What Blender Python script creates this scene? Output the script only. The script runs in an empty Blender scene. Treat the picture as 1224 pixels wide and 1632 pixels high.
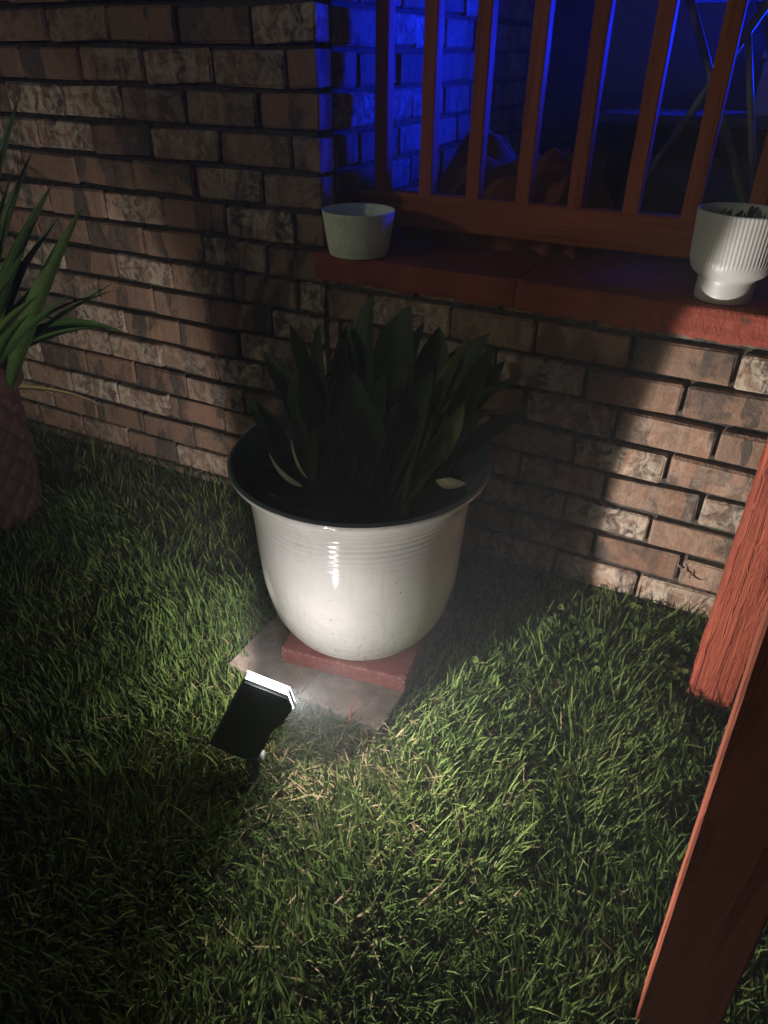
import bpy, bmesh, math, random
import numpy as np
from mathutils import Vector, Matrix

random.seed(7)
rng = np.random.default_rng(7)
sc = bpy.context.scene
col = sc.collection

# ------------------------------------------------------------------ camera
CAM = Vector((0.0, -1.5164, 1.1512))
right = Vector((0.88783734, 0.45997133, 0.01308562))
up = Vector((-0.25636031, 0.47081156, 0.84416578))
back = Vector((0.3821312, -0.75283653, 0.53592247))
cd = bpy.data.cameras.new('camera')
cam = bpy.data.objects.new('camera', cd)
col.objects.link(cam)
M3 = Matrix((right, up, back)).transposed()
cam.matrix_world = Matrix.Translation(CAM) @ M3.to_4x4()
cd.sensor_fit = 'HORIZONTAL'
cd.sensor_width = 36.0
cd.lens = 36.0 * 1153.5 / 1224.0
cd.clip_start = 0.02
cd.clip_end = 500
sc.camera = cam

# ------------------------------------------------------------------ night sky, weak far light from the left, exposure
SUN_DIR = Vector((0.60, 0.80, -0.24)).normalized()      # the way the light travels
world = bpy.data.worlds.new('World')
sc.world = world
world.use_nodes = True
wn = world.node_tree
wn.nodes.clear()
wo = wn.nodes.new('ShaderNodeOutputWorld')
wb = wn.nodes.new('ShaderNodeBackground')
ws = wn.nodes.new('ShaderNodeTexSky')
ws.sky_type = 'NISHITA'
ws.sun_disc = False
ws.sun_elevation = math.asin(-SUN_DIR.z)
ws.sun_rotation = math.atan2(-SUN_DIR.x, -SUN_DIR.y)
wb.inputs['Strength'].default_value = 0.014
wn.links.new(ws.outputs[0], wb.inputs[0])
wn.links.new(wb.outputs[0], wo.inputs[0])
sl = bpy.data.lights.new('sun', 'SUN')
sl.energy = 0.18
sl.angle = math.radians(0.9)
sl.color = (0.95, 1.0, 0.70)
so = bpy.data.objects.new('sun', sl)
col.objects.link(so)
so.rotation_euler = SUN_DIR.to_track_quat('-Z', 'Y').to_euler()
so.location = (-3, -4, 3)
sc.view_settings.view_transform = 'Standard'
sc.view_settings.look = 'None'
sc.view_settings.exposure = 0.0
sc.view_settings.gamma = 1.0
sc.view_settings.use_curve_mapping = False
sc.cycles.use_denoising = True
sc.cycles.max_bounces = 6
sc.cycles.diffuse_bounces = 4
sc.cycles.sample_clamp_indirect = 4.0

# ------------------------------------------------------------------ helpers
def V(*a): return Vector(a)

def mk(name, verts, faces, mat, parent=None, smooth=False, mesh=None):
    if mesh is None:
        mesh = bpy.data.meshes.new(name)
        mesh.from_pydata([tuple(v) for v in verts], [], faces)
        if mat: mesh.materials.append(mat)
        if smooth:
            mesh.polygons.foreach_set('use_smooth', [True] * len(mesh.polygons))
        mesh.update()
    o = bpy.data.objects.new(name, mesh)
    col.objects.link(o)
    if parent: o.parent = parent
    return o

def from_bm(name, bm, mat, parent=None, smooth=False):
    me = bpy.data.meshes.new(name)
    bm.normal_update()
    bm.to_mesh(me); bm.free()
    me.materials.append(mat)
    if smooth:
        me.polygons.foreach_set('use_smooth', [True] * len(me.polygons))
    o = bpy.data.objects.new(name, me)
    col.objects.link(o)
    if parent: o.parent = parent
    return o

def thing(name, label, cat, group=None, loc=(0, 0, 0)):
    o = bpy.data.objects.new(name, None)
    o.empty_display_size = 0.05
    col.objects.link(o)
    o.location = loc
    tag(o, label, cat, group)
    return o

def tag(o, label, cat, group=None):
    o['label'] = label; o['category'] = cat
    if group: o['group'] = group

def adopt(child, parent):
    """parent keeps its location; child geometry is written in world space"""
    child.parent = parent
    child.location = child.location - parent.location

def bm_box(bm, c, s, bevel=0.0, seg=1, rot=None, jit=0.0):
    r = bmesh.ops.create_cube(bm, size=1.0)
    vs = r['verts']
    for v in vs:
        v.co = Vector((v.co.x * s[0], v.co.y * s[1], v.co.z * s[2]))
    if bevel > 0:
        es = list({e for v in vs for e in v.link_edges})
        rb = bmesh.ops.bevel(bm, geom=es, offset=bevel, segments=seg, affect='EDGES', profile=0.6)
        vs = list({v for f in rb['faces'] for v in f.verts} | {v for v in vs if v.is_valid})
    for v in vs:
        if jit: v.co += Vector((random.uniform(-jit, jit), random.uniform(-jit, jit), random.uniform(-jit, jit)))
        if rot: v.co = rot @ v.co
        v.co += Vector(c)
    return vs

def box(name, c, s, mat, parent=None, bevel=0.003, seg=2, rot=None):
    bm = bmesh.new()
    bm_box(bm, c, s, bevel, seg, rot)
    return from_bm(name, bm, mat, parent)

def long_box(name, p0, p1, w, d, mat, parent=None, bevel=0.004, cuts=16, wob=0.001, side=Vector((1, 0, 0))):
    """square timber from p0 to p1 with slightly uneven edges"""
    p0, p1 = Vector(p0), Vector(p1)
    ax = (p1 - p0).normalized()
    sx = (side - ax * side.dot(ax)).normalized()
    sy = ax.cross(sx)
    prof = []
    for (a, b) in ((-1, -1), (1, -1), (1, 1), (-1, 1)):
        cx, cy = a * w / 2, b * d / 2
        if a * b > 0:
            prof += [(cx - a * 0, cy - b * bevel), (cx - a * bevel, cy)]
        else:
            prof += [(cx - a * bevel, cy), (cx, cy - b * bevel)]
    vs, fs = [], []
    n = len(prof)
    for i in range(cuts + 1):
        t = i / cuts
        p = p0.lerp(p1, t)
        for (x, y) in prof:
            j = wob
            vs.append(p + sx * (x + random.uniform(-j, j)) + sy * (y + random.uniform(-j, j)))
    for i in range(cuts):
        for k in range(n):
            a = i * n + k; b = i * n + (k + 1) % n
            fs.append((a, b, b + n, a + n))
    fs.append(tuple(range(n))[::-1]); fs.append(tuple(range(cuts * n, cuts * n + n)))
    o = mk(name, vs, fs, mat, parent)
    bm = bmesh.new(); bm.from_mesh(o.data); bmesh.ops.recalc_face_normals(bm, faces=bm.faces); bm.to_mesh(o.data); bm.free()
    return o

def lathe(name, prof, mat, parent=None, seg=64, center=(0, 0), fr=None, smooth=True):
    """prof: (r, z) list, open; fr(a, i, r, z) -> r for relief"""
    vs, fs = [], []
    for i, (r, z) in enumerate(prof):
        for k in range(seg):
            a = 2 * math.pi * k / seg
            rr = fr(a, i, r, z) if fr else r
            vs.append((center[0] + rr * math.cos(a), center[1] + rr * math.sin(a), z))
    n = len(prof)
    for i in range(n - 1):
        for k in range(seg):
            k2 = (k + 1) % seg
            fs.append((i * seg + k, i * seg + k2, (i + 1) * seg + k2, (i + 1) * seg + k))
    fs.append(tuple(range(seg))[::-1])
    return mk(name, vs, fs, mat, parent, smooth)

def tube_data(pts, rad, seg=8, flat=1.0):
    pts = [Vector(p) for p in pts]
    vs, fs = [], []
    n = len(pts)
    for i, p in enumerate(pts):
        d = (pts[min(i + 1, n - 1)] - pts[max(i - 1, 0)]).normalized()
        ref = Vector((0, 0, 1)) if abs(d.z) < 0.9 else Vector((0, 1, 0))
        s = d.cross(ref).normalized(); u = s.cross(d)
        r = rad[i] if hasattr(rad, '__len__') else rad
        for k in range(seg):
            a = 2 * math.pi * k / seg
            vs.append(p + s * math.cos(a) * r + u * math.sin(a) * r * flat)
    for i in range(n - 1):
        for k in range(seg):
            k2 = (k + 1) % seg
            fs.append((i * seg + k, i * seg + k2, (i + 1) * seg + k2, (i + 1) * seg + k))
    fs.append(tuple(range(seg))[::-1]); fs.append(tuple(range((n - 1) * seg, n * seg)))
    return vs, fs

def tube(name, pts, rad, mat, parent=None, seg=8, flat=1.0):
    vs, fs = tube_data(pts, rad, seg, flat)
    return mk(name, vs, fs, mat, parent, True)

# ------------------------------------------------------------------ materials
class N:
    def __init__(s, name):
        s.m = bpy.data.materials.new(name); s.m.use_nodes = True
        s.t = s.m.node_tree; s.t.nodes.clear()
        s.out = s.n('ShaderNodeOutputMaterial')
    def n(s, typ, **kw):
        nd = s.t.nodes.new(typ)
        for k, v in kw.items():
            if hasattr(nd, k): setattr(nd, k, v)
            else: nd.inputs[k].default_value = v
        return nd
    def l(s, a, b): s.t.links.new(a, b)
    def coord(s, scale=(1, 1, 1), kind='pos', rnd=False):
        if kind == 'pos': src = s.n('ShaderNodeNewGeometry').outputs['Position']
        else: src = s.n('ShaderNodeTexCoord').outputs['Object']
        if rnd:
            oi = s.n('ShaderNodeObjectInfo')
            mu = s.n('ShaderNodeMath', operation='MULTIPLY'); mu.inputs[1].default_value = 37.0
            s.l(oi.outputs['Random'], mu.inputs[0])
            va = s.n('ShaderNodeVectorMath', operation='ADD')
            s.l(src, va.inputs[0]); s.l(mu.outputs[0], va.inputs[1]); src = va.outputs[0]
        mp = s.n('ShaderNodeVectorMath', operation='MULTIPLY'); mp.inputs[1].default_value = scale
        s.l(src, mp.inputs[0])
        return mp.outputs[0]
    def noise(s, vec, scale, detail=4, rough=0.55, dist=0.0):
        x = s.n('ShaderNodeTexNoise'); x.inputs['Scale'].default_value = scale
        x.inputs['Detail'].default_value = detail; x.inputs['Roughness'].default_value = rough
        x.inputs['Distortion'].default_value = dist
        s.l(vec, x.inputs['Vector'])
        return x.outputs[0]
    def ramp(s, fac, stops, interp='LINEAR'):
        r = s.n('ShaderNodeValToRGB'); e = r.color_ramp.elements; r.color_ramp.interpolation = interp
        while len(e) < len(stops): e.new(0.5)
        for k, (p, c) in enumerate(stops):
            e[k].position = p
            e[k].color = (c, c, c, 1) if not hasattr(c, '__len__') else (*c, 1)
        s.l(fac, r.inputs[0])
        return r.outputs[0]
    def mix(s, fac, a, b, mode='MIX'):
        m = s.n('ShaderNodeMix'); m.data_type = 'RGBA'; m.blend_type = mode
        for sock, v in ((m.inputs[0], fac), (m.inputs[6], a), (m.inputs[7], b)):
            if hasattr(v, 'is_output'): s.l(v, sock)
            elif hasattr(v, '__len__'): sock.default_value = (*v, 1)
            else: sock.default_value = v
        return m.outputs[2]
    def math(s, op, a, b=0.0, clamp=False):
        m = s.n('ShaderNodeMath', operation=op); m.use_clamp = clamp
        for k, v in enumerate((a, b)):
            if hasattr(v, 'is_output'): s.l(v, m.inputs[k])
            else: m.inputs[k].default_value = v
        return m.outputs[0]
    def bump(s, h, strength=0.5, dist=0.002, prev=None):
        b = s.n('ShaderNodeBump'); b.inputs['Strength'].default_value = strength; b.inputs['Distance'].default_value = dist
        s.l(h, b.inputs['Height'])
        if prev is not None: s.l(prev, b.inputs['Normal'])
        return b.outputs[0]
    def principled(s, color, rough=0.7, normal=None, spec=0.4, **kw):
        p = s.n('ShaderNodeBsdfPrincipled')
        for sock, v in (('Base Color', color), ('Roughness', rough)):
            if hasattr(v, 'is_output'): s.l(v, p.inputs[sock])
            elif hasattr(v, '__len__'): p.inputs[sock].default_value = (*v, 1)
            else: p.inputs[sock].default_value = v
        p.inputs['Specular IOR Level'].default_value = spec
        for k, v in kw.items(): p.inputs[k.replace('_', ' ')].default_value = v
        if normal is not None: s.l(normal, p.inputs['Normal'])
        return p
    def done(s, sh):
        s.l(sh.outputs[0] if not hasattr(sh, 'is_output') else sh, s.out.inputs[0])
        return s.m

def mat_brick():
    k = N('brick')
    c = k.coord(rnd=True)
    oi = k.n('ShaderNodeObjectInfo').outputs['Random']
    r2 = k.n('ShaderNodeTexWhiteNoise'); r2.noise_dimensions = '1D'; k.l(oi, r2.inputs['W'])
    big = k.noise(c, 11, 3, 0.5, 0.5)
    mid = k.noise(c, 24, 6, 0.62, 1.7)
    fine = k.noise(c, 150, 4, 0.6, 0.4)
    drag = k.noise(k.coord((30, 30, 6), rnd=True), 1.0, 4, 0.6, 0.9)
    # upright bands: the clay face changes colour along the brick
    wob = k.n('ShaderNodeVectorMath', operation='ADD')
    nz = k.n('ShaderNodeTexNoise'); nz.inputs['Scale'].default_value = 22; nz.inputs['Detail'].default_value = 4
    k.l(c, nz.inputs['Vector'])
    sc_ = k.n('ShaderNodeVectorMath', operation='SCALE'); sc_.inputs['Scale'].default_value = 0.03
    k.l(nz.outputs['Color'], sc_.inputs[0]); k.l(c, wob.inputs[0]); k.l(sc_.outputs[0], wob.inputs[1])
    ms = k.n('ShaderNodeVectorMath', operation='MULTIPLY'); ms.inputs[1].default_value = (1, 1, 0.12); k.l(wob.outputs[0], ms.inputs[0])
    vo = k.n('ShaderNodeTexVoronoi'); vo.inputs['Scale'].default_value = 17; k.l(ms.outputs[0], vo.inputs['Vector'])
    sp = k.n('ShaderNodeSeparateColor'); k.l(vo.outputs['Color'], sp.inputs[0])
    band = sp.outputs[0]
    red = k.mix(oi, (0.20, 0.108, 0.068), (0.33, 0.185, 0.122))
    red = k.mix(k.ramp(band, [(0.0, 0.0), (1.0, 0.75)]), red, (0.21, 0.135, 0.095))
    dark = k.ramp(k.math('ADD', big, k.math('MULTIPLY', k.math('SUBTRACT', sp.outputs[1], 0.5), 0.50)), [(0.50, 0.0), (0.60, 1.0)])
    dark = k.math('MULTIPLY', dark, k.ramp(drag, [(0.32, 0.35), (0.58, 1.0)]))
    c1 = k.mix(k.math('MULTIPLY', dark, 0.92), red, (0.055, 0.048, 0.043))
    amt = k.ramp(r2.outputs[0], [(0.35, 0.06), (0.95, 0.95)])
    wash = k.ramp(k.mix(0.3, mid, drag), [(0.43, 0.0), (0.57, 1.0)])
    c2 = k.mix(k.math('MULTIPLY', wash, amt), c1, (0.54, 0.44, 0.34))
    c3 = k.mix(0.45, c2, k.ramp(fine, [(0.3, 0.4), (0.75, 1.0)]), 'MULTIPLY')
    pit = k.ramp(k.noise(c, 80, 3, 0.6, 0.8), [(0.30, 0.0), (0.40, 1.0)])
    n1 = k.bump(k.mix(0.5, mid, drag), 0.9, 0.008)
    n2 = k.bump(fine, 0.6, 0.003, n1)
    n3 = k.bump(pit, 0.5, 0.003, n2)
    return k.done(k.principled(c3, 0.85, n3, 0.25))

def mat_mortar():
    k = N('mortar'); c = k.coord()
    n = k.noise(c, 60, 5); col_ = k.ramp(n, [(0.3, (0.032, 0.028, 0.024)), (0.7, (0.085, 0.074, 0.062))])
    return k.done(k.principled(col_, 0.95, k.bump(k.noise(c, 220, 3), 0.7, 0.003), 0.2))

def mat_wood(name, base, grain_axis, strength=0.6, worn=0.0, gscale=1.0, relief=0.0025, rough=0.65, spec=0.15):
    """painted timber; grain_axis 0/1/2 is the long axis in world space"""
    k = N(name)
    s = [62 * gscale] * 3; s[grain_axis] = 2.0
    c = k.coord(tuple(s), rnd=True)
    g = k.noise(c, 1.0, 4, 0.6, 1.0)
    lines = k.ramp(g, [(0.36, 0.0), (0.47, 0.85), (0.56, 0.55), (0.64, 1.0)])
    s2 = [16] * 3; s2[grain_axis] = 2
    bl = k.noise(k.coord(tuple(s2), rnd=True), 1.0, 3)
    cc = k.mix(k.ramp(bl, [(0.35, 0.0), (0.7, 1.0)]), base, tuple(min(1, v * 1.35 + 0.01) for v in base))
    cc = k.mix(k.math('MULTIPLY', k.math('SUBTRACT', 1.0, lines), 0.55), cc, tuple(v * 0.35 for v in base))
    if worn:
        wv = k.ramp(k.noise(k.coord((30, 30, 30)), 1.0, 5, 0.6), [(0.62, 0.0), (0.68, worn)])
        cc = k.mix(wv, cc, (0.42, 0.33, 0.25))
    n = k.bump(lines, strength, relief)
    n = k.bump(k.noise(k.coord((260, 260, 260)), 1.0, 2), 0.25, 0.001, n)
    return k.done(k.principled(cc, rough, n, spec))

def mat_painted_slab():
    k = N('red_slab_paint'); c = k.coord((1, 1, 1))
    n = k.noise(c, 34, 5, 0.6, 0.5)
    cc = k.ramp(n, [(0.3, (0.23, 0.047, 0.028)), (0.7, (0.32, 0.070, 0.043))])
    chip = k.ramp(k.noise(c, 21, 5, 0.7, 0.8), [(0.64, 0.0), (0.67, 1.0)])
    cc = k.mix(chip, cc, (0.13, 0.055, 0.04))
    wr = k.noise(k.coord((80, 60, 40)), 1.0, 5, 0.65, 1.6)
    b = k.bump(wr, 0.8, 0.005)
    b = k.bump(k.noise(c, 200, 4), 0.5, 0.003, b)
    cc = k.mix(0.5, cc, k.ramp(k.noise(c, 12, 5, 0.65), [(0.35, 0.55), (0.65, 1.0)]), 'MULTIPLY')
    return k.done(k.principled(cc, 0.6, b, 0.2))

def mat_simple(name, base, rough=0.6, nscale=40, var=0.3, bump=0.3, dist=0.002, spec=0.4, bscale=None, **kw):
    k = N(name); c = k.coord()
    n = k.noise(c, nscale, 5)
    cc = k.ramp(n, [(0.28, tuple(v * (1 - var) for v in base)), (0.72, tuple(min(1, v * (1 + var)) for v in base))])
    b = k.bump(k.noise(c, bscale or nscale * 3.5, 3), bump, dist)
    return k.done(k.principled(cc, rough, b, spec, **kw))

def mat_foliage(name, stops, trans=0.3, rough=0.45, vein=None):
    k = N(name)
    a = k.n('ShaderNodeAttribute'); a.attribute_name = 'tint'
    cc = k.ramp(a.outputs['Fac'], stops)
    nz = k.noise(k.coord((1, 1, 1)), 45, 3)
    cc = k.mix(0.5, cc, k.ramp(nz, [(0.3, 0.55), (0.7, 1.0)]), 'MULTIPLY')
    nrm = None
    if vein:
        av = k.n('ShaderNodeAttribute'); av.attribute_name = 'across'
        wv = k.math('SINE', k.math('MULTIPLY', av.outputs['Fac'], vein))
        nrm = k.bump(wv, 0.22, 0.001)
        cc = k.mix(k.ramp(wv, [(0.0, 0.0), (1.0, 0.10)]), cc, (0.10, 0.16, 0.05))
    p = k.principled(cc, rough, nrm, 0.35 if rough < 0.6 else 0.12)
    tr = k.n('ShaderNodeBsdfTranslucent'); k.l(cc, tr.inputs['Color'])
    mx = k.n('ShaderNodeMixShader'); mx.inputs[0].default_value = trans
    k.l(p.outputs[0], mx.inputs[1]); k.l(tr.outputs[0], mx.inputs[2])
    return k.done(mx)

def mat_glaze():
    k = N('white_glaze')
    c = k.coord((1, 1, 1))
    z = k.coord((6, 6, 260))
    ring = k.noise(z, 1.0, 3, 0.6, 0.2)
    big = k.noise(c, 9, 4, 0.6)
    cc = k.ramp(big, [(0.3, (0.66, 0.63, 0.62)), (0.7, (0.76, 0.735, 0.725))])
    ln = k.ramp(k.noise(k.coord((9, 9, 420)), 1.0, 2, 0.5), [(0.70, 0.0), (0.74, 1.0)])
    lm = k.ramp(k.noise(c, 16, 4, 0.6), [(0.44, 0.0), (0.56, 1.0)])
    cc = k.mix(k.math('MULTIPLY', k.math('MULTIPLY', ln, lm), 0.8), cc, (0.33, 0.27, 0.23))
    sp = k.ramp(k.noise(c, 150, 2, 0.5), [(0.735, 0.0), (0.76, 1.0)])
    cc = k.mix(sp, cc, (0.22, 0.17, 0.14))
    sep = k.n('ShaderNodeSeparateXYZ'); k.l(k.n('ShaderNodeNewGeometry').outputs['Position'], sep.inputs[0])
    lowm = k.ramp(k.math('MULTIPLY', sep.outputs['Z'], 2.0), [(0.14, 1.0), (0.55, 0.12)])
    spl = k.ramp(k.noise(c, 70, 5, 0.65, 0.4), [(0.56, 0.0), (0.66, 1.0)])
    cc = k.mix(k.math('MULTIPLY', k.math('MULTIPLY', spl, lowm), 0.6), cc, (0.30, 0.25, 0.20))
    run = k.ramp(k.noise(k.coord((60, 60, 5)), 1.0, 3, 0.5), [(0.58, 0.0), (0.74, 0.28)])
    cc = k.mix(run, cc, (0.48, 0.44, 0.40))
    b = k.bump(ring, 0.14, 0.001)
    b = k.bump(k.math('MULTIPLY', ln, lm), 0.6, -0.0012, b)
    return k.done(k.principled(cc, 0.11, b, 0.5))

def mat_emit(name, color, strength):
    k = N(name); e = k.n('ShaderNodeEmission'); e.inputs[0].default_value = (*color, 1); e.inputs[1].default_value = strength
    return k.done(e)

BRICK = mat_brick(); MORTAR = mat_mortar()
RED = (0.25, 0.054, 0.029)
WOOD_Z = mat_wood('red_painted_post', RED, 2, 0.8, 0.0, 1.0, 0.004)
WOOD_BAL = mat_wood('red_painted_baluster', (0.33, 0.090, 0.048), 2, 0.5)
WOOD_X = mat_wood('red_painted_rail', (0.32, 0.086, 0.044), 0, 0.5)
SLAB = mat_painted_slab()
GLAZE = mat_glaze()
SOIL = mat_simple('potting_soil', (0.035, 0.027, 0.020), 0.95, 60, 0.5, 0.9, 0.01)
CONC = mat_simple('paver_concrete', (0.20, 0.155, 0.13), 0.9, 16, 0.45, 0.6, 0.003, 0.3, 170)
BLACK = mat_simple('black_plastic', (0.03, 0.034, 0.038), 0.5, 50, 0.15, 0.1, 0.0005)
METAL = mat_simple('knob_grey', (0.35, 0.35, 0.36), 0.35, 60, 0.1, 0.1)
TERRA = mat_simple('brown_terracotta', (0.034, 0.014, 0.010), 0.75, 30, 0.35, 0.4, 0.002)
CLOTH = mat_simple('brown_cloth', (0.20, 0.062, 0.034), 0.9, 30, 0.2, 0.4, 0.002, 0.2, 400)
DARK = mat_simple('dark_timber', (0.022, 0.022, 0.026), 0.6, 20, 0.3, 0.3)
WALLB = mat_simple('porch_back_wall', (0.014, 0.015, 0.022), 0.7, 12, 0.2, 0.3)
FRAMEM = mat_simple('chair_tube', (0.16, 0.15, 0.14), 0.5, 30, 0.2, 0.1)
CHAIRF = mat_simple('chair_fabric', (0.03, 0.03, 0.04), 0.9, 50, 0.3, 0.4)
BOXM = mat_simple('pale_box_plastic', (0.55, 0.55, 0.58), 0.5, 20, 0.1, 0.2)
SAGE = None
WHITEP = mat_simple('white_planter_plastic', (0.52, 0.51, 0.485), 0.38, 25, 0.06, 0.12, 0.001)

# ------------------------------------------------------------------ ground
gm = N('ground_soil')
gc = gm.coord()
gcol = gm.ramp(gm.noise(gc, 18, 6), [(0.3, (0.035, 0.032, 0.016)), (0.55, (0.075, 0.068, 0.030)), (0.75, (0.060, 0.085, 0.026))])
GROUND = gm.done(gm.principled(gcol, 0.95, gm.bump(gm.noise(gc, 90, 4), 1.0, 0.02), 0.2))
g = mk('ground', [(-30, -30, 0), (30, -30, 0), (30, 30, 0), (-30, 30, 0)], [(0, 1, 2, 3)], GROUND)
g['kind'] = 'structure'

# ------------------------------------------------------------------ brick walls
U = 0.081; GI = 16.3                       # course height, course index at the ground
XC = -0.943                                # house corner
PITCH = 0.2045
JH = 0.0125; JV = 0.0085                   # joints
BW, BH, BD = PITCH - JV, U - JH, 0.060
def zc(n): return (GI - (n + 0.5)) * U     # centre height of a course
variants = []
for q in range(10):
    bm = bmesh.new()
    bm_box(bm, (0, 0, 0), (BW, BD, BH), 0.0045, 1, None, 0.0018)
    # drag the long edges a little out of true
    for v in bm.verts:
        s = math.sin(v.co.x * 46 + q * 1.7) * 0.0013 + math.sin(v.co.x * 23 + q) * 0.001
        v.co.z += s
        v.co.y += math.sin(v.co.x * 31 + v.co.z * 40 + q * 2.1) * 0.0012
    me = bpy.data.meshes.new('brick'); bm.to_mesh(me); bm.free(); me.materials.append(BRICK)
    variants.append(me)

def brick(parent, c, length, axis):
    o = bpy.data.objects.new('brick', random.choice(variants))
    col.objects.link(o)
    o.parent = parent
    d = random.uniform(-0.005, 0.0045)
    rz = random.uniform(-0.018, 0.018); ry = random.uniform(-0.011, 0.011)
    flip = math.pi if random.random() < 0.5 else 0.0
    if axis == 'x':
        o.location = Vector((c[0], c[1] + d + BD / 2, c[2] + random.uniform(-0.001, 0.001)))
        o.rotation_euler = (flip, ry, rz)
    else:
        o.location = Vector((c[0] + d - BD / 2, c[1], c[2] + random.uniform(-0.001, 0.001)))
        o.rotation_euler = (flip, ry, math.pi / 2 + rz)
    o.scale = (length / BW, 1, random.uniform(0.975, 1.02))
    o.location -= parent.location
    return o

def row(x0, x1, first, jv=JV):
    """intervals between joints at first + k*PITCH inside [x0, x1]"""
    js = [x0]
    k = math.ceil((x0 - first) / PITCH)
    while first + k * PITCH < x1 - 0.012:
        x = first + k * PITCH + random.uniform(-0.003, 0.003)
        if x > x0 + 0.012: js.append(x)
        k += 1
    js.append(x1)
    return list(zip(js[:-1], js[1:]))

house = thing('brick_house_wall', 'tall brick house wall with outside corner, its porch side glowing blue', 'wall', None, (-1.8, 0, 0))
low = thing('low_brick_wall', 'low brick porch wall under the red ledge behind the white pot', 'wall', None, (0, 0, 0))
def offs(n): return -0.082 if n % 2 else 0.003
for n in range(-4, 18):
    z = zc(n)
    # front face, up to the corner (corner brick turns the corner)
    for a, b in row(-2.75, XC + 0.0, offs(n)):
        brick(house, ((a + b) / 2, 0, z), b - a - JV, 'x') if b < XC - 0.001 else brick(house, ((a + b) / 2 + JV / 4, 0, z), b - a - JV / 2, 'x')
    if n >= 7:
        for a, b in row(XC + JV, 0.85, offs(n)):
            brick(low, ((a + b) / 2, 0, z), b - a - JV, 'x')
    if n <= 7:
        for a, b in row(0.062, 1.50, 0.072 if n % 2 else 0.187):
            if b - a > 0.02: brick(house, (XC, (a + b) / 2, z), b - a - JV, 'y')
bm = bmesh.new()
bm_box(bm, (-1.85 - 0.012, 0.15 + 0.020, 0.85), (1.80, 0.30, 1.70))
bm_box(bm, (XC - 0.012 - 0.14, 0.92, 0.85), (0.28, 1.20, 1.70))
mo = from_bm('mortar', bm, MORTAR, house); mo.location = -house.location
bm = bmesh.new(); bm_box(bm, (-0.045, 0.15 + 0.020, 0.36), (1.79, 0.30, 0.71)); from_bm('mortar', bm, MORTAR, low)

# ------------------------------------------------------------------ porch: floor, ledge, railing
pf = box('porch_floor', (0.03, 1.52, 0.70), (1.94, 2.40, 0.08), mat_simple('porch_floor_paint', (0.16, 0.055, 0.04), 0.6, 20, 0.3, 0.3), None, 0.002)
pf['kind'] = 'structure'
ledge = thing('porch_ledge', 'red painted concrete ledge capping the low brick wall', 'ledge', None, (-0.3, 0.1, 0.69))
def ledge_section(x0, x1, left_ragged, right_ragged):
    nx, P = int((x1 - x0) / 0.008), []
    y0, y1, zt, zb = -0.019, 0.32, 0.752, 0.690
    prof = [(y1, zt), (0.10, zt), (y0 + 0.006, zt - 0.0003), (y0 + 0.002, zt - 0.002), (y0, zt - 0.006), (y0 - 0.001, 0.735), (y0 + 0.001, 0.718), (y0, 0.702), (y0 + 0.003, zb), (0.012, zb + 0.001), (0.10, zb + 0.001), (y1, zb + 0.001)]
    vs, fs = [], []
    for i in range(nx + 1):
        x = x0 + (x1 - x0) * i / nx
        rag = 0.002 * math.sin(x * 37) + 0.0015 * math.sin(x * 91 + 1) + 0.0015 * math.sin(x * 217)
        edge = min((x - x0) if left_ragged else 9, (x1 - x) if right_ragged else 9)
        bite = max(0, 1 - edge / 0.022)
        for j, (y, z) in enumerate(prof):
            zz = z; yy = y
            if j in (7, 8): zz += rag * (0.5 if j == 7 else 1.0)
            if j in (2, 3, 4): yy += 0.0006 * math.sin(x * 60 + j) + bite * 0.010; zz -= bite * 0.007 * (j != 2)
            if j in (5, 6): yy += bite * 0.006 + 0.0004 * math.sin(x * 140 + j * 3)
            vs.append((x, yy, zz))
    m = len(prof)
    for i in range(nx):
        for j in range(m - 1):
            a = i * m + j
            fs.append((a, a + m, a + m + 1, a + 1)[::-1])
    fs.append(tuple(range(m))); fs.append(tuple(range(nx * m, nx * m + m))[::-1])
    o = mk('ledge_section', vs, fs, SLAB, ledge, False)
    o.location = -ledge.location
    return o
ledge_section(-0.955, -0.462, False, True)
ledge_section(-0.4595, 0.86, True, False)

rail = thing('porch_railing', 'red brown wooden porch railing with square balusters above the ledge', 'railing', None, (-0.3, 0.19, 0.79))
o = long_box('bottom_rail', (-0.94, 0.19, 0.829), (0.84, 0.19, 0.837), 0.038, 0.078, WOOD_X, rail, 0.004, 40, 0.0006, Vector((0, 1, 0)))
o.location = -rail.location
o = long_box('top_rail', (-0.94, 0.19, 1.64), (0.84, 0.19, 1.64), 0.09, 0.038, WOOD_X, rail, 0.004, 20, 0.0006, Vector((0, 1, 0)))
o.location = -rail.location
for kx in range(15):
    x = -0.8825 + 0.1193 * kx
    if x > 0.84: break
    lx = random.uniform(-0.002, 0.002)
    o = long_box('baluster', (x, 0.19, 0.866 + 0.0045 * (x + .94)), (x + lx, 0.19, 1.621), 0.033, 0.034, WOOD_BAL, rail, 0.0025, 14, 0.0005)
    o.location = -rail.location

# posts standing in the lawn on the right
pA = long_box('wooden_post', (0.128, -0.198, -0.05), (0.122, -0.198, 1.15), 0.090, 0.090, WOOD_Z, None, 0.006, 60, 0.0012)
tag(pA, 'red weathered square wooden post standing in the grass before the low brick wall', 'post')
WOOD_N = mat_wood('red_unlit_near_post', (0.18, 0.052, 0.030), 2, 0.5, 0.0, 0.7, 0.003, 0.9, 0.03)  # darker copy of the post paint; its unlit front is put into colour
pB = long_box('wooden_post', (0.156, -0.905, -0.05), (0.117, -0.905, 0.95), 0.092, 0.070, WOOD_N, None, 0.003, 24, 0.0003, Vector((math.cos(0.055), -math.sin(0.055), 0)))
tag(pB, 'red square post with shading in its paint nearest the camera in the lower right corner', 'post')

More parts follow.
